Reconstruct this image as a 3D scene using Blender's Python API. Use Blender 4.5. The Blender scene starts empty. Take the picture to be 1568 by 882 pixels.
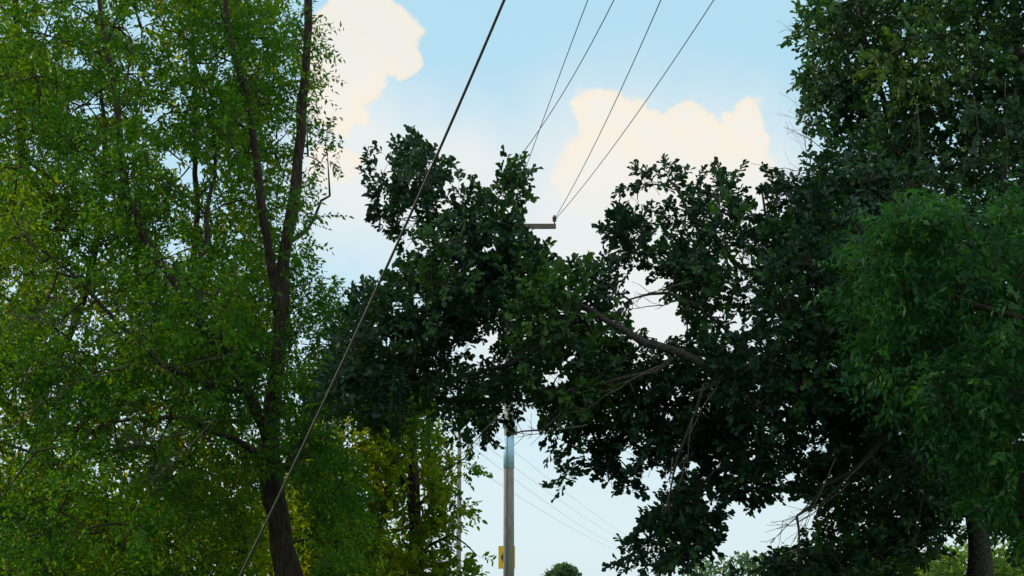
import bpy, math, random
import numpy as np
from mathutils import Vector, noise

rng = np.random.default_rng(11)
random.seed(5)
F = 2154.0; PITCH = math.radians(12); CAMZ = 1.6
CP, SP = math.cos(PITCH), math.sin(PITCH)

def bearing(px, py):
    u = (px-784)/F; v = (441-py)/F
    return np.array([u, CP-v*SP, SP+v*CP])
def at(px, py, D):
    """surveyed sight line (photo px) taken to ground distance D metres"""
    d = bearing(px, py)
    d = d/d[1]*D
    return np.array([d[0], d[1], d[2]+CAMZ])
def proj(P):
    z=P[:,2]-CAMZ; dep=P[:,1]*CP+z*SP; v=(-P[:,1]*SP+z*CP)/dep
    return 784+F*P[:,0]/dep, 441-F*v

scene = bpy.context.scene
COL = scene.collection
def link(o, parent=None):
    COL.objects.link(o)
    if parent: o.parent = parent
    return o
def empty(name, loc=(0,0,0)):
    e = bpy.data.objects.new(name, None); e.empty_display_size = .3
    COL.objects.link(e); return e

# ---------------------------------------------------------------- mesh utils
class Mesh:
    def __init__(s): s.v=[]; s.f=[]; s.n=0
    def add(s, verts, faces):
        s.v.extend([tuple(x) for x in verts]); s.f.extend([tuple(i+s.n for i in f) for f in faces]); s.n += len(verts)
    def tube(s, pts, rad, sides=6, cap=True):
        pts = np.asarray(pts, float); n = len(pts)
        if np.isscalar(rad): rad = [rad]*n
        t = np.gradient(pts, axis=0); t /= (np.linalg.norm(t, axis=1)[:,None]+1e-9)
        ref = np.array([0,0,1.]) if abs(t[0][2])<.8 else np.array([0,1.,0])
        verts=[]; a = np.linspace(0, 2*math.pi, sides, endpoint=False)
        b = np.cross(t[0], ref); b/=np.linalg.norm(b)
        for i in range(n):
            b = b - t[i]*np.dot(b,t[i]); b/= (np.linalg.norm(b)+1e-9)
            c = np.cross(t[i], b)
            for k in a: verts.append(pts[i]+rad[i]*(math.cos(k)*b+math.sin(k)*c))
        faces=[]
        for i in range(n-1):
            for k in range(sides):
                k2=(k+1)%sides
                faces.append((i*sides+k, i*sides+k2, (i+1)*sides+k2, (i+1)*sides+k))
        if cap:
            faces.append(tuple(range(sides))[::-1]); faces.append(tuple((n-1)*sides+k for k in range(sides)))
        s.add(verts, faces)
    def box(s, c, size, rotz=0):
        x,y,z = [q/2 for q in size]; cr,sr=math.cos(rotz),math.sin(rotz)
        vs=[]
        for dx in(-x,x):
            for dy in(-y,y):
                for dz in(-z,z): vs.append((c[0]+dx*cr-dy*sr, c[1]+dx*sr+dy*cr, c[2]+dz))
        s.add(vs,[(0,1,3,2),(4,6,7,5),(0,4,5,1),(2,3,7,6),(0,2,6,4),(1,5,7,3)])
    def obj(s, name, mat, parent=None, smooth=True):
        me = bpy.data.meshes.new(name); me.from_pydata(s.v, [], s.f); me.update()
        if smooth: me.polygons.foreach_set("use_smooth",[True]*len(me.polygons))
        me.materials.append(mat)
        return link(bpy.data.objects.new(name, me), parent)

def norm(a): return a/(np.linalg.norm(a,axis=-1,keepdims=True)+1e-9)

def leaf_template(kind):
    if kind == 'oak':
        out=[(.17,.30),(.12,.44),(.30,.60),(.24,.84)]
    elif kind == 'ovate':
        out=[(.26,.3),(.22,.68)]
    else:
        out=[(.22,.42)]
    V=[(0,0,0)]; 
    right=[(x,y,.28*x) for x,y in out]; left=[(-x,y,.28*x) for x,y in out]
    V += right+left+[(0,1,-.10)]
    n=len(out); tip=1+2*n
    f1=[0]+[1+i for i in range(n)]+[tip]; f2=[0,tip]+[1+n+i for i in range(n)][::-1]
    V=np.array(V); V[:,2]-=.12*V[:,1]**2
    return V,[f1,f2]

def leaves(name, P, Dr, Nm, size, tint, kind, mat, parent):
    T, faces = leaf_template(kind); m=len(P); k=len(T)
    side=np.cross(Dr,Nm)
    wv = rng.uniform(.8,1.2,m)
    V = (P[:,None,:] + size[:,None,None]*(T[None,:,0,None]*(side*wv[:,None])[:,None,:]+T[None,:,1,None]*Dr[:,None,:]+T[None,:,2,None]*Nm[:,None,:])).reshape(-1,3)
    base = (np.arange(m)*k)[:,None]
    fl = np.concatenate([np.array(f) for f in faces]); nl=len(fl)
    loops=(base+fl[None,:]).reshape(-1)
    starts=[];tot=[];c=0
    for f in faces: starts.append(c); tot.append(len(f)); c+=len(f)
    ls=(np.arange(m)[:,None]*nl+np.array(starts)[None,:]).reshape(-1)
    me=bpy.data.meshes.new(name)
    me.vertices.add(len(V)); me.vertices.foreach_set("co",V.astype(np.float32).reshape(-1))
    me.loops.add(len(loops)); me.loops.foreach_set("vertex_index",loops.astype(np.int32))
    me.polygons.add(len(ls)); me.polygons.foreach_set("loop_start",ls.astype(np.int32))
    try: me.polygons.foreach_set("loop_total",np.tile(np.array(tot,dtype=np.int32),m))
    except Exception: pass
    me.update(calc_edges=True); 
    a=me.attributes.new("tint",'FLOAT','POINT'); a.data.foreach_set("value",np.repeat(tint,k).astype(np.float32))
    me.materials.append(mat)
    return link(bpy.data.objects.new(name,me),parent)

# ---------------------------------------------------------------- materials
def newmat(name):
    m=bpy.data.materials.new(name); m.use_nodes=True; nt=m.node_tree; nt.nodes.clear()
    o=nt.nodes.new('ShaderNodeOutputMaterial'); return m,nt,o
def leaf_mat(name, stops, trans, tfac=.4, rough=.5, spec=.25):
    m,nt,o=newmat(name); N=nt.nodes.new; L=nt.links.new
    at_=N('ShaderNodeAttribute'); at_.attribute_name='tint'
    cr=N('ShaderNodeValToRGB'); cr.color_ramp.elements[0].color=(*stops[0],1); cr.color_ramp.elements[1].color=(*stops[-1],1)
    e=cr.color_ramp.elements.new(.5); e.color=(*stops[1],1)
    L(at_.outputs['Fac'],cr.inputs['Fac'])
    p=N('ShaderNodeBsdfPrincipled'); p.inputs['Roughness'].default_value=rough
    p.inputs['Specular IOR Level'].default_value=spec
    L(cr.outputs[0],p.inputs['Base Color'])
    mx=N('ShaderNodeMix'); mx.data_type='RGBA'; mx.blend_type='MULTIPLY'; mx.inputs[0].default_value=1
    L(cr.outputs[0],mx.inputs[6]); mx.inputs[7].default_value=(*trans,1)
    t=N('ShaderNodeBsdfTranslucent'); L(mx.outputs[2],t.inputs['Color'])
    ms=N('ShaderNodeMixShader'); ms.inputs[0].default_value=tfac
    L(p.outputs[0],ms.inputs[1]); L(t.outputs[0],ms.inputs[2]); L(ms.outputs[0],o.inputs[0])
    return m
def rough_mat(name, c1, c2, scale=(8,8,2), bump=.4, rough=.85, nscale=4):
    m,nt,o=newmat(name); N=nt.nodes.new; L=nt.links.new
    tc=N('ShaderNodeTexCoord'); mp=N('ShaderNodeMapping'); mp.inputs['Scale'].default_value=scale
    L(tc.outputs['Object'],mp.inputs[0])
    ns=N('ShaderNodeTexNoise'); ns.inputs['Scale'].default_value=nscale; ns.inputs['Detail'].default_value=4; L(mp.outputs[0],ns.inputs['Vector'])
    cr=N('ShaderNodeValToRGB'); cr.color_ramp.elements[0].position=.3; cr.color_ramp.elements[1].position=.7
    cr.color_ramp.elements[0].color=(*c1,1); cr.color_ramp.elements[1].color=(*c2,1); L(ns.outputs['Fac'],cr.inputs[0])
    p=N('ShaderNodeBsdfPrincipled'); p.inputs['Roughness'].default_value=rough; p.inputs['Specular IOR Level'].default_value=.2; L(cr.outputs[0],p.inputs['Base Color'])
    b=N('ShaderNodeBump'); b.inputs['Strength'].default_value=bump; b.inputs['Distance'].default_value=.03; L(ns.outputs['Fac'],b.inputs['Height']); L(b.outputs[0],p.inputs['Normal'])
    L(p.outputs[0],o.inputs[0]); return m

bark = rough_mat('bark',(.014,.011,.009),(.07,.055,.042),(9,9,1.6),.9)
bark_grey = rough_mat('bark_oak',(.018,.016,.015),(.075,.066,.06),(9,9,9),.7)
twigm = leaf_mat('twig_bark',[(.05,.04,.03),(.05,.04,.03),(.05,.04,.03)],(1,1,1),.0,.8,.1)
dead = rough_mat('dead_wood',(.06,.05,.042),(.14,.12,.10),(9,9,9),.4)
pole_wood = rough_mat('weathered_pole',(.16,.16,.16),(.34,.33,.32),(14,14,.8),.5)
ash_leaf = leaf_mat('ash_foliage',[(.022,.090,.015),(.048,.155,.016),(.15,.25,.012)],(1.8,1.6,.4),.46,.55,.15)
ash_leaf_y = leaf_mat('ash_foliage_light',[(.04,.12,.012),(.11,.19,.008),(.28,.27,.008)],(1.8,1.6,.4),.50,.55,.12)
oak_leaf = leaf_mat('oak_foliage',[(.011,.036,.026),(.017,.058,.030),(.06,.15,.02)],(1.7,1.8,.4),.24,.45,.30)
oak_leaf_b = leaf_mat('oak_foliage_dull',[(.020,.060,.037),(.033,.092,.042),(.10,.18,.03)],(1.6,1.7,.5),.32,.5,.28)
ash_leaf_r = leaf_mat('walnut_foliage',[(.013,.062,.028),(.024,.105,.030),(.09,.20,.02)],(1.6,1.7,.5),.38,.5,.22)
far_leaf = leaf_mat('far_foliage',[(.05,.10,.06),(.08,.15,.07),(.13,.2,.08)],(1.2,1.3,.8),.3,.8,.05)
far_leaf_y = leaf_mat('hedge_foliage',[(.08,.16,.03),(.14,.24,.04),(.2,.3,.05)],(1.3,1.3,.8),.4,.7,.1)

# ---------------------------------------------------------------- crown tools
def inpoly(x,y,poly):
    r=np.zeros(len(x),bool); n=len(poly); j=n-1
    for i in range(n):
        xi,yi=poly[i]; xj,yj=poly[j]
        c=((yi>y)!=(yj>y)) & (x < (xj-xi)*(y-yi)/((yj-yi)+1e-9)+xi); r^=c; j=i
    return r
def edgedist(x,y,poly):
    d=np.full(len(x),1e9); n=len(poly)
    for i in range(n):
        a=np.array(poly[i],float); b=np.array(poly[(i+1)%n],float); ab=b-a
        t=np.clip(((x-a[0])*ab[0]+(y-a[1])*ab[1])/(ab@ab+1e-9),0,1)
        d=np.minimum(d,np.hypot(x-a[0]-t*ab[0],y-a[1]-t*ab[1]))
    return d

def crown_points(polys, D, T, n, dref=130, holes=[], inset=8, gap=.0, gscale=1.0, outer=.35, hpad=0):
    """volume samples: rounded crown, thick in its middle and thin at its rim"""
    out=[]
    areas=[]
    for p in polys:
        a=np.array(p,float); areas.append(abs(np.sum(a[:,0]*np.roll(a[:,1],-1)-a[:,1]*np.roll(a[:,0],-1)))/2)
    tot=sum(areas)
    for p,A in zip(polys,areas):
        a=np.array(p,float); want=int(n*A/tot); got=0; tries=0
        while got<want and tries<60:
            tries+=1
            x=rng.uniform(a[:,0].min(),a[:,0].max(),want*2); y=rng.uniform(a[:,1].min(),a[:,1].max(),want*2)
            k=inpoly(x,y,p); x=x[k];y=y[k]
            d=edgedist(x,y,p); k=d>inset*rng.uniform(.5,1.2,len(d)); x=x[k];y=y[k];d=d[k]
            for (hx,hy,hr) in holes:
                k=np.hypot(x-hx,y-hy)>hr+hpad; x=x[k];y=y[k];d=d[k]
            offf=(x<-60)|(x>1628)|(y<-60)
            k=~offf|(rng.random(len(x))<outer); x=x[k];y=y[k];d=d[k]
            if len(x)==0: continue
            th=T*np.sqrt(np.clip(d/dref,0.02,1))
            dy=rng.uniform(-1,1,len(x))*th
            for i in range(len(x)):
                q=at(x[i],y[i],D); q[1]+=dy[i]
                if gap>0 and noise.noise(Vector(q*gscale))< gap-0.5 : continue
                if q[2]<.1: continue
                out.append(q); got+=1
                if got>=want: break
    return np.array(out)

def smooth_path(pts, step=.3, jit=.03):
    pts=np.array(pts,float); res=[]
    n=len(pts)
    for i in range(n-1):
        p0=pts[max(i-1,0)];p1=pts[i];p2=pts[i+1];p3=pts[min(i+2,n-1)]
        m=max(2,int(np.linalg.norm(p2-p1)/step))
        for k in range(m):
            t=k/m
            q=.5*((2*p1)+(-p0+p2)*t+(2*p0-5*p1+4*p2-p3)*t*t+(-p0+3*p1-3*p2+p3)*t**3)
            res.append(q+(rng.normal(0,jit,3) if jit else 0))
    res.append(pts[-1]); return np.array(res)

def wood(parent, limbs, targets, mat, r0=.022, name='limbs', base_n=8):
    M=Mesh(); nodes=[]
    for pts,ra,rb in limbs:
        P=smooth_path(pts,.3,.012 if ra>.05 else .03); n=len(P)
        R=np.linspace(ra,rb,n)*(1+.1*np.sin(np.arange(n)*1.7)); M.tube(P,R,base_n if ra>.08 else 6)
        nodes.extend(P)
    nodes=list(nodes); arr=np.array(nodes); 
    d=np.array([np.min(np.linalg.norm(arr-t,axis=1)) for t in targets]); order=np.argsort(d)
    buf=np.zeros((len(arr)+len(targets)*4+10,3)); buf[:len(arr)]=arr; cnt=len(arr)
    dirs=np.zeros((len(targets),3))
    for idx in order:
        t=targets[idx]; dd=np.linalg.norm(buf[:cnt]-t,axis=1)+.25*np.clip(buf[:cnt,2]-t[2],0,9)
        j=int(np.argmin(dd)); a=buf[j]; L=np.linalg.norm(t-a)
        mid=(a+t)/2+np.array([0,0,.06*L])+rng.normal(0,.09*L+.01,3)
        ts=np.linspace(0,1,5)[:,None]; P=(1-ts)**2*a+2*(1-ts)*ts*mid+ts**2*t
        ra=min(.05,r0*.5+.012*L); M.tube(P,np.linspace(ra,.004,5),4,False)
        buf[cnt:cnt+4]=P[1:]; cnt+=4
        dirs[idx]=(t-mid)/(np.linalg.norm(t-mid)+1e-6)
    M.obj(name,mat,parent)
    return dirs

def foliate(parent, centers, dirs, mat, kind='ash', rc=.3, nspray=12, K=12, L=.32, size=.06, droop=.15, up=.25, name='foliage', tint=(.1,.75), twigmat=None, clear=[], clearpoly=[], thin=[], bound=None, margin=14, tamp=.5):
    n=len(centers)
    tn=np.array([noise.noise(Vector(c*.8)) for c in centers])
    C=np.repeat(centers,nspray,0); Dd=np.repeat(dirs,nspray,0); m=len(C)
    off=norm(rng.normal(size=(m,3)))*(rng.random((m,1))**.5)*rc
    P0=C+off*.8
    d=norm(Dd*.5+off/rc*.7+np.array([0,0,up])+rng.normal(0,.35,(m,3)))
    Ls=L*rng.uniform(.6,1.25,m)
    ct=np.repeat(rng.uniform(0,1,n)+tn*tamp*2,nspray)
    # prune whole sprays that would close known openings
    tipx,tipy=proj(P0+d*(Ls*.7)[:,None]); keep=np.ones(m,bool)
    for hx,hy,hr in clear: keep&=np.hypot(tipx-hx,tipy-hy)>hr+rng.uniform(-2,5,m)
    for pl in clearpoly: keep&=~inpoly(tipx,tipy,pl)
    for pl,f in thin: keep&=~(inpoly(tipx,tipy,pl)&(rng.random(m)<f))
    if bound:
        inside=np.zeros(m,bool)
        for pl in bound: inside|=inpoly(tipx,tipy,pl)|(edgedist(tipx,tipy,pl)<margin*rng.random(m)**2)
        keep&=inside
    P0=P0[keep];d=d[keep];Ls=Ls[keep];ct=ct[keep];m=len(P0)
    Ps=[];Ds=[];Ns=[];Ss=[];Ts=[]
    s0=norm(np.cross(d,rng.normal(size=(m,3))))
    for k in range(K):
        t=(k+1)/K if kind!='oak' else .25+.75*(k+1)/K
        pos=P0+d*(Ls*t)[:,None]; pos[:,2]-=droop*Ls*t*t
        if kind=='oak':
            ang=k*2.4+rng.normal(0,.3,m); s1=np.cross(d,s0)
            sd=s0*np.cos(ang)[:,None]+s1*np.sin(ang)[:,None]; w=.9-.5*t
            ld=norm(d*(.35+.6*t)+sd*w+rng.normal(0,.2,(m,3))+np.array([0,0,-.1]))
        else:
            sg=1 if k%2 else -1
            ld=norm(d*.5+s0*sg*.8+rng.normal(0,.3,(m,3))+np.array([0,0,-droop*1.2]))
        nm=np.array([0,-.18,.7])+rng.normal(0,.6,(m,3)); nm=norm(nm-ld*np.sum(nm*ld,1,keepdims=True))
        Ps.append(pos);Ds.append(ld);Ns.append(nm);Ss.append(size*rng.uniform(.6,1.2,m))
        Ts.append(tint[0]+(tint[1]-tint[0])*np.clip(.55*ct+.45*rng.random(m),0,1))
    P=np.concatenate(Ps);Dn=np.concatenate(Ds);N_=np.concatenate(Ns);S=np.concatenate(Ss);Tt=np.concatenate(Ts)
    o=leaves(name,P,Dn,N_,S,Tt,kind,mat,parent)
    if twigmat:
        q=rng.random(m)<.4; P0,d,Ls,s0=P0[q],d[q],Ls[q],s0[q]; m=len(P0)
        e=P0+d*Ls[:,None]; e[:,2]-=droop*Ls
        s1=np.cross(d,s0); r=.0032
        A=[P0-d*.1+r*(s0*math.cos(a)+s1*math.sin(a)) for a in (0,2.09,4.19)]
        V=np.stack(A+[e],1).reshape(-1,3)
        M=bpy.data.meshes.new('twigs'); b=np.arange(m)*4
        f=np.stack([b,b+1,b+3,b+1,b+2,b+3,b+2,b,b+3],1).reshape(-1,3)
        M.from_pydata(V.tolist(),[],f.tolist()); M.materials.append(twigm); link(bpy.data.objects.new('twigs',M),parent)
    return o

def bare(M, start, end, n=10, spread=.35, r=.008):
    """dead branch with side twigs"""
    a=np.array(start);b=np.array(end);L=np.linalg.norm(b-a)
    mid=(a+b)/2+rng.normal(0,.08*L,3); ts=np.linspace(0,1,9)[:,None]
    P=(1-ts)**2*a+2*(1-ts)*ts*mid+ts**2*b+rng.normal(0,.012*L,(9,3))*np.sin(ts*3.14)
    M.tube(P,np.linspace(r,.002,9),5)
    dr=(b-a)/L
    for i in range(n):
        j=rng.integers(2,8); s=P[j]; v=norm(dr+rng.normal(0,spread*2,3)); l=L*rng.uniform(.15,.45)
        q=[s,s+v*l*.5+rng.normal(0,.05*l,3),s+v*l+np.array([0,0,.1*l])+rng.normal(0,.12*l,3)]
        M.tube(q,[r*.45,r*.3,.0015],4)
        if rng.random()<.6:
            v2=norm(v+rng.normal(0,.5,3)); M.tube([q[1],q[1]+v2*l*.4],[r*.3,.001],3)

# ---------------------------------------------------------------- ash trees, left
A=empty('ash_tree'); DA=17
limA=[([at(455,1100,DA),at(442,882,DA),at(420,760,DA),at(412,660,DA)],.20,.115),
 ([at(412,660,DA),at(428,520,DA),at(436,400,DA),at(452,285,DA),at(468,120,DA),at(472,0,DA-.1),at(478,-160,DA)],.105,.03),
 ([at(414,680,DA),at(380,600,DA-.4),at(300,480,DA-.8),at(205,330,DA-.9),at(175,150,DA-1),at(140,-60,DA-1)],.075,.018),
 ([at(428,480,DA),at(402,330,DA-.3),at(385,190,DA-.5),at(350,40,DA-.6),at(330,-120,DA)],.065,.018),
 ([at(436,400,DA),at(480,330,DA+.6),at(505,300,DA+.8)],.04,.012),
 ([at(300,480,DA-.8),at(320,330,DA),at(325,200,DA+.6),at(280,40,DA+1)],.04,.012),
 ([at(418,740,DA),at(470,660,DA+.6),at(510,560,DA+1.),at(540,430,DA+1)],.05,.015),
 ([at(205,330,DA-.9),at(140,240,DA-1.2),at(60,180,DA-1.4)],.035,.01),
 ([at(380,600,DA-.4),at(250,560,DA-1),at(120,430,DA-1.4),at(20,330,DA-1.6)],.04,.012),
 ([at(414,700,DA),at(330,660,DA-1),at(220,640,DA-1.6),at(60,690,DA-1.8)],.04,.012)]
polyA=[(-120,-240),(350,-260),(470,-200),(515,-80),(520,20),(500,60),(522,100),(488,150),(508,200),(512,255),(498,300),(535,335),(562,400),(540,450),(548,520),(530,580),(505,640),(540,690),(560,760),(600,830),(625,930),(500,960),(475,880),(470,800),(440,735),(400,735),(395,880),(300,960),(-150,960),(-180,400)]
holesA=[(270,375,19),(293,262,23),(345,88,15),(475,40,10),(240,175,18),(430,205,14),(265,240,18),(300,330,10),(510,20,12),(490,150,10),(205,35,20),(150,160,19),(115,160,14),(70,30,10),(120,95,14),(230,30,15),(25,430,9),(160,300,8),(70,60,11),(310,100,10),(395,60,9),(200,110,10),(275,150,8),(330,300,8),(110,620,7),(240,660,8)]
trunkgap=[(402,735),(450,735),(474,800),(482,960),(400,960)]
thinA=[([(455,40),(482,40),(478,150),(462,300),(438,310),(452,160)],.35),([(376,170),(395,170),(412,330),(395,340)],.35),([(165,150),(185,150),(215,330),(200,340)],.3),([(420,310),(450,310),(440,420),(415,420)],.2)]
cA=crown_points([polyA],DA,2.3,1190,120,holesA,20,.50,1.0,.2)
dA=wood(A,limA,cA,bark,.016)
foliate(A,cA,dA,ash_leaf,'ash',.32,11,9,.32,.083,.18,.25,twigmat=bark,clear=holesA,clearpoly=[trunkgap],thin=thinA,bound=[polyA],margin=30,tint=(0,.9))

B=empty('ash_tree'); DB=21
limB=[([at(70,1000,DB),at(75,800,DB),at(60,600,DB),at(40,380,DB),at(30,150,DB),at(20,-150,DB)],.16,.04),
 ([at(62,600,DB),at(130,450,DB-.5),at(160,250,DB-.6),at(150,40,DB)],.07,.02),([at(70,700,DB),at(-60,500,DB),at(-160,200,DB)],.09,.03),
 ([at(75,760,DB),at(200,600,DB),at(290,420,DB),at(300,200,DB),at(290,-50,DB)],.08,.02)]
polyB=[(-330,-200),(100,-280),(330,-180),(430,0),(420,200),(440,400),(400,600),(430,800),(380,940),(-330,960),(-400,400)]
cB=crown_points([polyB],DB,2.4,760,150,[(x,y,r+6) for x,y,r in holesA],10,.48,.7,.15)
dB=wood(B,limB,cB,bark)
foliate(B,cB,dB,ash_leaf_y,'ash',.46,10,9,.44,.127,.15,.25,twigmat=bark,tint=(.0,1.0),clear=[(x,y,r+2) for x,y,r in holesA])

C=empty('box_elder_tree'); DC=26
limC=[([at(637,1000,DC),at(636,800,DC),at(632,700,DC),at(625,560,DC)],.17,.06),
 ([at(636,780,DC),at(680,720,DC),at(715,700,DC)],.04,.01),([at(636,850,DC),at(690,820,DC),at(730,850,DC)],.04,.01),
 ([at(634,760,DC),at(580,680,DC),at(540,600,DC)],.06,.02)]
polyC=[(470,560),(560,520),(640,560),(690,620),(700,680),(742,700),(735,725),(700,740),(715,775),(745,790),(700,810),(745,850),(725,880),(745,900),(690,960),(430,960),(440,700)]
cC=crown_points([polyC],DC,2.0,400,90,[(560,735,9)],18,.44,.9)
dC=wood(C,limC,cC,bark)
foliate(C,cC,dC,ash_leaf_y,'ovate',.38,9,10,.40,.12,.2,.2,twigmat=bark,tint=(0,.8),thin=[([(624,650),(648,650),(650,800),(624,800)],.8),([(692,680),(712,680),(712,900),(692,900)],.75)],bound=[polyC],margin=18,clear=[(665,830,11),(690,770,9),(675,700,6),(655,870,7)])

# ---------------------------------------------------------------- oak with long limb
O=empty('oak_tree'); DO=14
limO=[([at(1512,1150,DO),at(1502,900,DO),at(1500,820,DO),at(1480,720,DO),at(1440,600,DO),at(1420,480,DO),at(1400,380,DO)],.19,.03),
 ([at(1460,680,DO),at(1380,620,DO-.3),at(1290,600,DO-.5),at(1200,590,DO-.9),at(1120,578,DO-1.0),at(1040,540,DO-1.0),at(985,525,DO-1.0),at(930,492,DO-.9),at(880,468,DO-.6),at(800,440,DO),at(720,400,DO),at(680,330,DO)],.064,.015),
 ([at(1130,580,DO-.9),at(1075,600,DO-1.1),at(1050,665,DO-1.1),at(1030,730,DO-.8),at(1025,800,DO-.8)],.022,.006),
 ([at(1040,548,DO-1),at(960,580,DO-.9),at(880,600,DO-.8),at(830,650,DO-.8),at(780,665,DO-.7)],.025,.006),
 ([at(880,468,DO-.6),at(850,500,DO-.8),at(780,560,DO-.5),at(640,590,DO-.2),at(520,600,DO-.1)],.03,.008),
 ([at(1290,600,DO-.5),at(1220,480,DO-.2),at(1130,400,DO),at(1060,330,DO),at(1030,280,DO)],.05,.012),
 ([at(1220,480,DO-.2),at(1190,380,DO),at(1165,280,DO)],.04,.008),
 ([at(1200,590,DO-.9),at(1110,500,DO-.5),at(1020,450,DO-.3),at(985,455,DO-.3),at(960,472,DO-.3)],.025,.008),
 ([at(1380,620,DO-.3),at(1330,700,DO-.6),at(1270,750,DO-.8),at(1220,790,DO-.8)],.04,.012),
 ([at(1075,745,DO-.3),at(1030,820,DO-.3),at(1000,870,DO-.3)],.015,.006),([at(1240,640,DO-.4),at(1130,700,DO-.4),at(1075,745,DO-.3)],.03,.01),
 ([at(720,400,DO),at(760,330,DO),at(790,260,DO)],.03,.006),([at(720,400,DO),at(640,330,DO),at(600,260,DO)],.03,.008)]
P1=[(556,240),(600,222),(640,214),(668,235),(700,248),(724,270),(742,302),(765,290),(783,238),(800,240),(803,300),(795,345),(812,372),(835,388),(862,384),(880,415),(905,400),(930,398),(950,430),(945,480),(985,500),(1000,560),(985,600),(1000,690),(960,742),(925,735),(900,712),(875,738),(842,735),(825,708),(850,685),(838,655),(800,640),(760,652),(742,688),(705,690),(690,635),(640,628),(600,662),(560,650),(518,648),(478,622),(495,580),(500,545),(520,490),(560,440),(600,430),(612,385),(605,355),(575,345),(556,310)]
P2=[(912,340),(940,352),(962,310),(960,258),(1000,270),(1018,240),(1050,252),(1082,238),(1112,262),(1138,300),(1152,240),(1170,230),(1185,272),(1235,285),(1290,260),(1420,260),(1460,500),(1480,740),(1450,830),(1380,900),(1300,950),(1235,900),(1235,840),(1262,790),(1225,745),(1195,748),(1160,785),(1128,785),(1110,755),(1080,745),(1040,700),(1000,715),(975,600),(985,520),(1035,520),(1040,470),(1010,430),(985,395),(940,405),(950,375)]
P3=[(1030,760),(1050,690),(1110,720),(1100,790),(1112,835),(1062,858),(1025,890),(985,900),(942,880),(945,840),(975,825),(950,795),(990,800)]
P4=[(1110,875),(1150,850),(1200,850),(1240,830),(1300,840),(1340,960),(1110,960)]
P5=[(810,600),(1010,585),(1060,650),(1055,700),(1000,725),(962,750),(925,740),(900,718),(875,745),(832,740),(820,708),(850,685),(838,655)]
P6=[(905,332),(945,345),(970,300),(1000,400),(990,400),(940,408),(948,375)]
holesO=[(870,548,15),(835,582,14),(858,578,10),(605,470,13),(592,525,12),(680,315,12),(1045,500,16),(935,640,10),(1190,625,9),(820,625,10),(1025,640,10),(990,590,8),(750,380,9),(1032,735,12),(1240,690,8),(770,622,8),(960,700,12),(1150,440,9),(900,690,8),(640,465,8),(1000,480,13),(975,440,16),(1060,720,10),(940,600,7),(1110,330,6),(1080,640,6),(655,545,6),(1150,700,8),(1005,505,10),(1190,560,5),(1220,720,7),(1100,690,6),(990,660,7),(850,620,6),(1125,360,5),(1190,330,7),(700,300,6)]
limbgap=[(872,462),(900,470),(960,500),(950,512),(880,482)]
cO=crown_points([P1,P2,P3,P4,P5,P6],DO,1.5,1280,110,holesO,16,.46,1.5,hpad=3)
dO=wood(O,limO,cO,bark_grey,.014)
foliate(O,cO,dO,oak_leaf,'oak',.19,8,8,.19,.088,.1,.35,twigmat=bark_grey,clear=holesO,bound=[P1,P2,P3,P4,P5,P6],margin=20,thin=[(limbgap,.7)],clearpoly=[[(1466,815),(1545,815),(1550,960),(1466,960)],[(801,325),(860,325),(860,362),(806,362)]],tint=(0,.9))
M=Mesh()
for s,e in [((1330,700),(1180,800)),((1300,740),(1190,810)),((1280,700),(1215,830)),((1240,770),(1180,830)),((1040,460),(945,472)),((1060,430),(975,455)),((1010,560),(880,640)),((1120,560),(1050,680)),((1030,700),(1020,780)),((1060,640),(1035,760)),((1200,560),(1130,540)),((1160,560),(1060,600)),((880,470),(842,505)),((760,640),(700,700)),((900,650),(790,670))]:
    bare(M,at(*s,DO-1.2),at(*e,DO-1.2),8,.3,.007)
M.obj('dead_branches',dead,O)

# ---------------------------------------------------------------- upper right oak
U=empty('oak_tree'); DU=17
limU=[([at(1640,1100,DU),at(1630,850,DU),at(1600,600,DU),at(1580,350,DU+.6),at(1560,100,DU+.8),at(1540,-200,DU)],.2,.05),
 ([at(1600,600,DU),at(1480,430,DU),at(1390,250,DU+.6),at(1330,80,DU),at(1300,-80,DU)],.10,.015),
 ([at(1400,270,DU+.5),at(1320,250,DU),at(1245,250,DU)],.04,.008),([at(1390,250,DU+.6),at(1300,150,DU),at(1245,110,DU)],.04,.008),([at(1330,80,DU),at(1270,50,DU),at(1222,38,DU)],.03,.006)]
polyU=[(1265,-240),(1255,-60),(1268,0),(1248,35),(1204,30),(1236,68),(1262,85),(1228,125),(1242,165),(1262,200),(1285,225),(1232,232),(1262,262),(1240,290),(1260,350),(1300,600),(1350,880),(1400,865),(1430,830),(1530,825),(1540,850),(1600,870),(1820,870),(1860,300),(1780,-240)]
spurs=[[(1200,25),(1260,20),(1270,60),(1230,60)],[(1225,115),(1275,110),(1285,175),(1240,170)],[(1235,240),(1290,230),(1290,300),(1240,300)]]
cU=crown_points([polyU]+spurs,DU,2.2,1000,130,[],14,.38,.9,.2)
xs_=[];
for s in spurs:
    for _ in range(2):
        c=np.mean(np.array(s,float),0)+rng.uniform(-16,16,2); xs_.append(at(c[0],c[1],DU))
cU=np.vstack([cU,xs_])
dU=wood(U,limU,cU,bark_grey)
foliate(U,cU,dU,oak_leaf_b,'oak',.28,9,9,.27,.10,.25,.1,twigmat=bark_grey,bound=[polyU]+spurs,margin=30,tint=(0,.85),clear=[(1500,25,8),(1440,190,7),(1330,60,7),(1400,90,6)],clearpoly=[[(1405,822),(1555,822),(1568,960),(1405,960)]])
M=Mesh()
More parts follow.
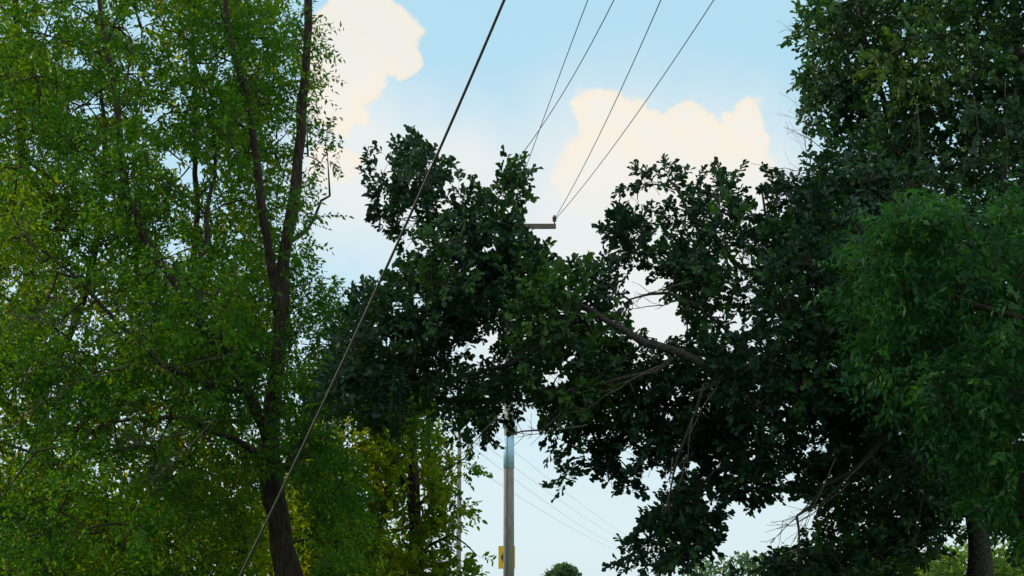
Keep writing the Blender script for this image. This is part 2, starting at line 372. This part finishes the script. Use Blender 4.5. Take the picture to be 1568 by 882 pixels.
for s,e in [((1262,230),(1200,195)),((1270,60),(1208,45)),((1275,160),(1232,200)),((1240,290),(1232,150)),((1250,260),(1150,250)),((1400,150),(1395,300)),((1480,60),(1500,240)),((1500,200),(1470,320)),((1540,120),(1550,300)),((1440,250),(1380,330))]:
    bare(M,at(*s,DU-1.9),at(*e,DU-2.1),8,.28,.005)
M.obj('dead_branches',dead,U)

# ---------------------------------------------------------------- walnut, right foreground
W=empty('walnut_tree'); DW=11
limW=[([at(1820,1250,DW),at(1800,850,DW),at(1780,600,DW),at(1740,350,DW),at(1700,200,DW)],.16,.05),
 ([at(1780,600,DW),at(1650,520,DW),at(1500,470,DW),at(1370,430,DW),at(1320,400,DW)],.04,.008),
 ([at(1790,720,DW),at(1650,680,DW),at(1520,620,DW),at(1420,560,DW)],.035,.008),([at(1740,400,DW),at(1620,350,DW),at(1500,330,DW)],.035,.008),([at(1800,850,DW),at(1680,800,DW),at(1560,790,DW)],.03,.01)]
polyW=[(1290,350),(1350,320),(1420,300),(1480,325),(1540,290),(1570,260),(1680,150),(1850,250),(1900,600),(1800,870),(1600,880),(1530,830),(1480,760),(1430,700),(1400,620),(1340,620),(1305,560),(1320,500),(1285,440)]
cW=crown_points([polyW],DW,1.4,470,130,[],18,.50,1.5,.4)
dW=wood(W,limW,cW,bark,.012)
foliate(W,cW,dW,ash_leaf_r,'ash',.22,9,9,.22,.074,.3,.1,twigmat=bark,bound=[polyW],margin=50,tint=(0,.85),clearpoly=[[(1440,810),(1550,815),(1560,960),(1440,960)]])

M=Mesh()
for s,e in [((190,520),(10,480)),((170,500),(20,570)),((200,560),(30,640)),((120,430),(-20,520)),((330,640),(230,740)),((300,660),(200,680)),((280,600),(180,470)),((60,400),(30,330)),((360,540),(240,560))]:
    bare(M,at(*s,DA-2.1),at(*e,DA-2.4),14,.28,.007)
M.obj('dead_branches',dead,A)

# ---------------------------------------------------------------- poles and wires
def insul(M,x,y,z,h=.3):
    M.tube([(x,y,z),(x,y,z+h*.3),(x,y,z+h*.32),(x,y,z+h*.55),(x,y,z+h*.6),(x,y,z+h*.85),(x,y,z+h)],[.02,.02,.07,.055,.085,.06,.02],10)
rust = rough_mat('insulator_porcelain',(.08,.06,.055),(.15,.12,.10),(3,3,3),.1,.4)
steel = rough_mat('galvanised_steel',(.25,.26,.27),(.4,.41,.42),(5,5,5),.1,.5)
band_m = rough_mat('pole_wrap',(.30,.50,.66),(.42,.62,.76),(1,1,4),.1,.5)
armw = rough_mat('crossarm_wood',(.09,.075,.065),(.19,.15,.13),(1,14,14),.4)
conduct = rough_mat('conductor',(.035,.035,.04),(.07,.07,.08),(5,5,5),.1,.8)
cablem = rough_mat('cable_sheath',(.03,.033,.036),(.055,.06,.065),(5,5,5),.1,.6)

def utility_pole(px, D, ztop, r, arm=1.6, armz=None, xy=None):
    E=empty('utility_pole')
    x,y=(at(px,880,D)[0],D) if xy is None else xy
    M=Mesh(); M.tube([(x,y,-.4),(x,y,ztop*.35),(x,y,ztop*.7),(x,y,ztop)],[r*1.12,r*1.02,r*.85,r*.72],20); M.obj('pole_shaft',pole_wood,E)
    if armz:
        M=Mesh(); M.box((x,y-r-.05,armz),(arm*2,.11,.16)); M.box((x,y-r*.8,armz),(.08,.06,.4)); M.obj('crossarm',armw,E,False)
        M=Mesh()
        for s in(-1,1):
            M.tube([(x+s*arm*.55,y-r-.05,armz-.06),(x+s*.05,y-r,armz-.75)],.018,6)
        M.obj('arm_braces',steel,E)
        M=Mesh()
        for q in(-.97,.97): insul(M,x+q*arm,y-r-.05,armz+.07,.32)
        insul(M,x,y,ztop,.32); M.obj('insulators',rust,E)
    return E,x,y
zT=at(779,349,46)[2]
E1,x1,y1=utility_pole(779,46,zT+.15,.165,1.58,zT)
M=Mesh(); za,zb=at(779,717,46)[2],at(779,668,46)[2]
M.tube([(x1,y1,za),(x1,y1,zb)],.178,20); M.obj('pole_wrap',band_m,E1)
M=Mesh(); zc=at(779,655,46)[2]; M.tube([(x1,y1,zc),(x1,y1,zc+.5)],.2,16); M.box((x1+.22,y1-.1,zc-.1),(.12,.12,.3)); M.obj('pole_hardware',steel,E1)
M=Mesh(); M.tube([(x1-.06,y1-.20,-.2),(x1-.05,y1-.18,5),(x1-.04,y1-.155,9)],.008,5); M.obj('ground_wire',conduct,E1)
E0,x0,y0=utility_pole(0,0,12.3,.16,1.5,11.9,xy=(4.6,2.2))
E2,x2,y2=utility_pole(702,72,at(702,600,72)[2],.12,1.2,None)
E3,x3,y3=utility_pole(1015,300,8.5,.15,1.2,8.2)

def lag(ps,n=40):
    ps=np.array(ps,float); y=ps[:,1]; ys=np.linspace(y[0],y[-1],n); out=[]
    for yy in ys:
        q=np.zeros(3)
        for i in range(len(ps)):
            w=1
            for j in range(len(ps)):
                if j!=i: w*=(yy-y[j])/(y[i]-y[j])
            q+=w*ps[i]
        out.append(q)
    return np.array(out)
wires=[]
for S,Mid,ex,ez in [((850,334,45.8),(1012,0,25),4.0,12.4),((852,334,45.8),(1093,0,25),6.0,12.4),((712,334,45.8),(940,0,25),3.2,12.3),((779,334,46),(900,0,24),3.4,11.2)]:
    wires.append(lag([at(*S),at(*Mid),np.array([ex,2.2,ez])]))
for i,w in enumerate(wires):
    M=Mesh(); M.tube(w,.0105 if i<3 else .009,6); M.obj('power_line',conduct)
for a,b,sg in [(620,-.6,1.2),(650,0,1.5),(668,.3,2.2),(700,.8,2.0)]:
    p=at(702,a,72); q=np.array([x3+b,300,8.4-b]); m=(p+q)/2; m[2]-=sg
    M=Mesh(); M.tube(lag([p,m,q],24),.009,5); M.obj('power_line',steel)
vis=np.array([at(375,870,10.0),at(430,752,9.65),at(500,603,9.2),at(560,478,8.82),at(624,341,8.4),at(676,225,8.07),at(722,120,7.78),at(770,0,7.45)])
fx=np.polyfit(vis[:,1],vis[:,0],2); fz=np.polyfit(vis[:,1],vis[:,2],2)
ys=np.linspace(10.6,6.6,34); pl=np.stack([np.polyval(fx,ys),ys,np.polyval(fz,ys)],1)
e0=pl[-1]; e1=np.array([4.5,2.3,11.6]); tg=(pl[-1]-pl[-2]); tg/=np.linalg.norm(tg); mid=e0+tg*1.8
ts=np.linspace(0,1,20)[1:,None]; tail=(1-ts)**2*e0+2*(1-ts)*ts*mid+ts**2*e1
pl=np.vstack([pl,tail])
g=np.array([pl[0][0]-.5,pl[0][1]+.6,.02]); 
Eg=empty('guy_cable'); M=Mesh(); M.tube(np.vstack([[g],pl]),.0085,8); M.obj('cable',cablem,Eg)
M=Mesh(); M.tube([g+np.array([-.05,0,-.2]),g,g+np.array([.12,-.08,.16])],.02,8); M.obj('anchor_rod',steel,Eg)

# ---------------------------------------------------------------- chevron sign behind the pole
def flat(name,c):
    m,nt,o=newmat(name); p=nt.nodes.new('ShaderNodeBsdfPrincipled'); n=nt.nodes.new('ShaderNodeTexNoise'); n.inputs['Scale'].default_value=6
    mx=nt.nodes.new('ShaderNodeMix'); mx.data_type='RGBA'; nt.links.new(n.outputs['Fac'],mx.inputs[0]); mx.inputs[6].default_value=(*[k*.85 for k in c],1); mx.inputs[7].default_value=(*c,1)
    nt.links.new(mx.outputs[2],p.inputs['Base Color']); p.inputs['Roughness'].default_value=.4; nt.links.new(p.outputs[0],o.inputs[0]); return m
yel=flat('sign_yellow',(.88,.55,.02)); blk=flat('sign_black',(.02,.02,.02))
S=empty('chevron_traffic_sign'); sx=at(776,853,48)[0]; zt=at(775,836,48)[2]; zb=at(775,871,48)[2]; sy=48
M=Mesh(); M.box((sx,sy,(zt+zb)/2),(.56,.012,zt-zb)); M.obj('panel',yel,S,False)
M=Mesh(); w=.19;h=(zt-zb)*.42;zm=(zt+zb)/2; yy=sy-.011
def strip(a,b,t):
    M.add([(sx+a[0],yy,zm+a[1]),(sx+a[0]+t,yy,zm+a[1]),(sx+b[0]+t,yy,zm+b[1]),(sx+b[0],yy,zm+b[1])],[(0,1,2,3)])
strip((-.05,h),(-.2,0),.18); strip((-.2,0),(-.05,-h),.18); M.obj('chevron',blk,S,False)
M=Mesh(); M.box((sx,sy+.04,(zt)/2-.1),(.06,.04,zt+.1)); M.obj('post',steel,S,False)

# ---------------------------------------------------------------- distant vegetation
def mass(name,blobs,mat,leaf,per,parent=None):
    Ps=[]
    for (c,r) in blobs:
        k=int(per*r[0]*r[2]); d=norm(rng.normal(size=(k,3)))*rng.uniform(.72,1.05,(k,1)); Ps.append(np.array(c)+d*np.array(r))
    P=np.concatenate(Ps); P=P[P[:,2]>0]; n=len(P)
    Dn=norm(rng.normal(size=(n,3))); Nm=rng.normal(size=(n,3))+np.array([0,0,.6]); Nm=norm(Nm-Dn*np.sum(Nm*Dn,1,keepdims=True))
    return leaves(name,P,Dn,Nm,leaf*rng.uniform(.6,1.3,n),rng.uniform(.1,.9,n),'ovate',mat,parent)
T=empty('distant_tree'); c=at(861,880,220)
mass('foliage',[((c[0],220,3.0),(2.3,2.2,2.2)),((c[0]-1.4,220,2.4),(1.9,1.8,1.7)),((c[0]+1.3,220,2.9),(1.7,1.8,1.8)),((c[0]+.5,220,3.9),(1.5,1.5,1.2))],far_leaf,.55,160,T)
M=Mesh(); M.tube([(c[0],220,-.5),(c[0],220,3)],[.3,.15],8); M.obj('trunk',bark,T)
bl=[]
for px in range(1060,1700,16):
    top=860-16*max(0,math.sin((px-1080)/90))-rng.uniform(0,10); p=at(px,top,180); hz=p[2]*.55
    bl.append(((p[0],180+rng.uniform(-6,6),hz),(rng.uniform(1.0,2.6),3,hz*rng.uniform(.7,.95))))
mass('distant_trees',bl,far_leaf,.7,40)
bl=[]
for px in range(1370,1640,14):
    p=at(px,850-rng.uniform(0,20),70); bl.append(((p[0],70+rng.uniform(-2,2),p[2]*.5),(rng.uniform(.6,1.2),1.2,p[2]*.55)))
mass('hedgerow',bl,far_leaf_y,.26,300)
bl=[]
for px in range(-420,560,22):
    p=at(px,790-rng.uniform(0,60),34); bl.append(((p[0],34+rng.uniform(-2,2),p[2]*.5),(rng.uniform(.7,1.3),1.5,p[2]*.52)))
mass('roadside_bushes',bl,ash_leaf_y,.26,220)

# ground
gm=rough_mat('grass_ground',(.03,.07,.015),(.08,.12,.03),(1,1,1),.5,.95,1.5)
n=60; xs=np.linspace(-1,1,n)**3*3000
vs=[];fs=[]
for j in range(n):
    for i in range(n):
        X,Y=xs[i],xs[j]; r=math.hypot(X,Y); vs.append((X,Y,.12*noise.noise(Vector((X*.15,Y*.15,0))) if r<200 else 0))
for j in range(n-1):
    for i in range(n-1): a=j*n+i; fs.append((a,a+1,a+n+1,a+n))
M=Mesh(); M.add(vs,fs); M.obj('ground',gm)

# ---------------------------------------------------------------- sky
sun_dir=norm(np.array([-.80,.42,.40])); elev=math.asin(sun_dir[2]); az=math.atan2(sun_dir[0],sun_dir[1])
w=bpy.data.worlds.new("World"); scene.world=w; w.use_nodes=True; nt=w.node_tree; nt.nodes.clear(); N=nt.nodes.new; L=nt.links.new
out=N('ShaderNodeOutputWorld'); bg=N('ShaderNodeBackground'); bg.inputs['Strength'].default_value=.13; L(bg.outputs[0],out.inputs[0])
sky=N('ShaderNodeTexSky'); sky.sky_type='NISHITA'; sky.sun_disc=False; sky.sun_elevation=elev; sky.sun_rotation=az; sky.air_density=1.0; sky.dust_density=1.0; sky.ozone_density=1.5
tc=N('ShaderNodeTexCoord'); G=tc.outputs['Generated']
def noise_vec(scale,detail,amp):
    n=N('ShaderNodeTexNoise'); n.inputs['Scale'].default_value=scale; n.inputs['Detail'].default_value=detail; L(G,n.inputs['Vector'])
    s=N('ShaderNodeVectorMath'); s.operation='SUBTRACT'; L(n.outputs['Color'],s.inputs[0]); s.inputs[1].default_value=(.5,.5,.5)
    m=N('ShaderNodeVectorMath'); m.operation='SCALE'; L(s.outputs[0],m.inputs[0]); m.inputs['Scale'].default_value=amp; return m.outputs[0]
def vadd(a,b):
    m=N('ShaderNodeVectorMath'); m.operation='ADD'; L(a,m.inputs[0]); L(b,m.inputs[1]); return m.outputs[0]
dv=vadd(G,noise_vec(38,4,.032))
def lobes(ls,vec,soft=.15):
    cur=None
    for (px,py,r) in ls:
        c=norm(bearing(px,py)); d=N('ShaderNodeVectorMath'); d.operation='DISTANCE'; L(vec,d.inputs[0]); d.inputs[1].default_value=tuple(c)
        m=N('ShaderNodeMath'); m.operation='MULTIPLY_ADD'; L(d.outputs['Value'],m.inputs[0]); m.inputs[1].default_value=-F/r; m.inputs[2].default_value=1
        if cur is None: cur=m.outputs[0]
        else:
            x=N('ShaderNodeMath'); x.operation='SMOOTH_MAX'; L(cur,x.inputs[0]); L(m.outputs[0],x.inputs[1]); x.inputs[2].default_value=soft; cur=x.outputs[0]
    return cur
def ss(v,a,b,c=0,d=1):
    m=N('ShaderNodeMapRange'); m.interpolation_type='SMOOTHSTEP'; L(v,m.inputs[0])
    for i,k in zip((1,2,3,4),(a,b,c,d)): m.inputs[i].default_value=k
    return m.outputs[0]
def mixc(f,a,b):
    m=N('ShaderNodeMix'); m.data_type='RGBA'
    if hasattr(f,'is_output'): L(f,m.inputs[0])
    else: m.inputs[0].default_value=f
    for s,i in((a,6),(b,7)):
        if hasattr(s,'is_output'): L(s,m.inputs[i])
        else: m.inputs[i].default_value=(*s,1)
    return m.outputs[2]
def mul(a,b):
    m=N('ShaderNodeMath'); m.operation='MULTIPLY'; L(a,m.inputs[0]); L(b,m.inputs[1]); return m.outputs[0]
K=1/.13
front=N('ShaderNodeSeparateXYZ'); L(G,front.inputs[0])
air=mixc(ss(front.outputs[2],0,.38),(.74*K,.90*K,.96*K),(.50*K,.79*K,.94*K))
base=mixc(.88,sky.outputs[0],air)
haze=lobes([(940,330,260),(1100,300,200),(820,450,200),(560,260,170),(1000,430,260),(700,300,180)],dv,.3)
base=mixc(ss(haze,-.15,.75,0,.85),base,(.88*K,.89*K,.87*K))
crisp=lobes([(920,168,44),(965,190,40),(1005,203,36),(1050,182,32),(1088,212,38),(1142,187,38),(1165,215,34),(1030,265,85),(1120,275,75),(930,265,85),(596,60,52),(615,90,34),(570,35,46),(540,20,50),(538,110,62),(518,160,50),(515,60,60),(515,255,36)],dv,.10)
peach=mixc(ss(crisp,.05,.8),(.99*K,.88*K,.72*K),(.94*K,.89*K,.80*K))
mask=mul(ss(crisp,-.04,.2,0,.85),ss(front.outputs[2],.235,.31))
base=mixc(mask,base,peach)
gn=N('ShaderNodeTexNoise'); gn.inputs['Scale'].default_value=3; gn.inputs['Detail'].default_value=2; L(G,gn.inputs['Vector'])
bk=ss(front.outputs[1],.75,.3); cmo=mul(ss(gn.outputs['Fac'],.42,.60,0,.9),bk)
base=mixc(cmo,base,(1.35*K,1.3*K,1.18*K))  # unseen clouds behind the camera, brightened to add fill light on the trees
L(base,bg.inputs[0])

sd=bpy.data.lights.new('sun','SUN'); sd.energy=4.2; sd.angle=math.radians(.6); sd.color=(1,.84,.56)
so=link(bpy.data.objects.new('sun',sd)); so.rotation_euler=Vector(tuple(-sun_dir)).to_track_quat('-Z','Y').to_euler(); so.location=(-20,30,30)

cd=bpy.data.cameras.new('camera'); cd.sensor_width=36; cd.lens=F/1568*36; cd.clip_end=8000; cd.clip_start=.1
co=link(bpy.data.objects.new('camera',cd)); co.location=(0,0,CAMZ); co.rotation_euler=(math.radians(90)+PITCH,0,0); scene.camera=co
scene.view_settings.view_transform='Standard'; scene.view_settings.look='None'; scene.view_settings.exposure=0
print('POLYS',sum(len(o.data.polygons) for o in bpy.data.objects if o.type=='MESH'))
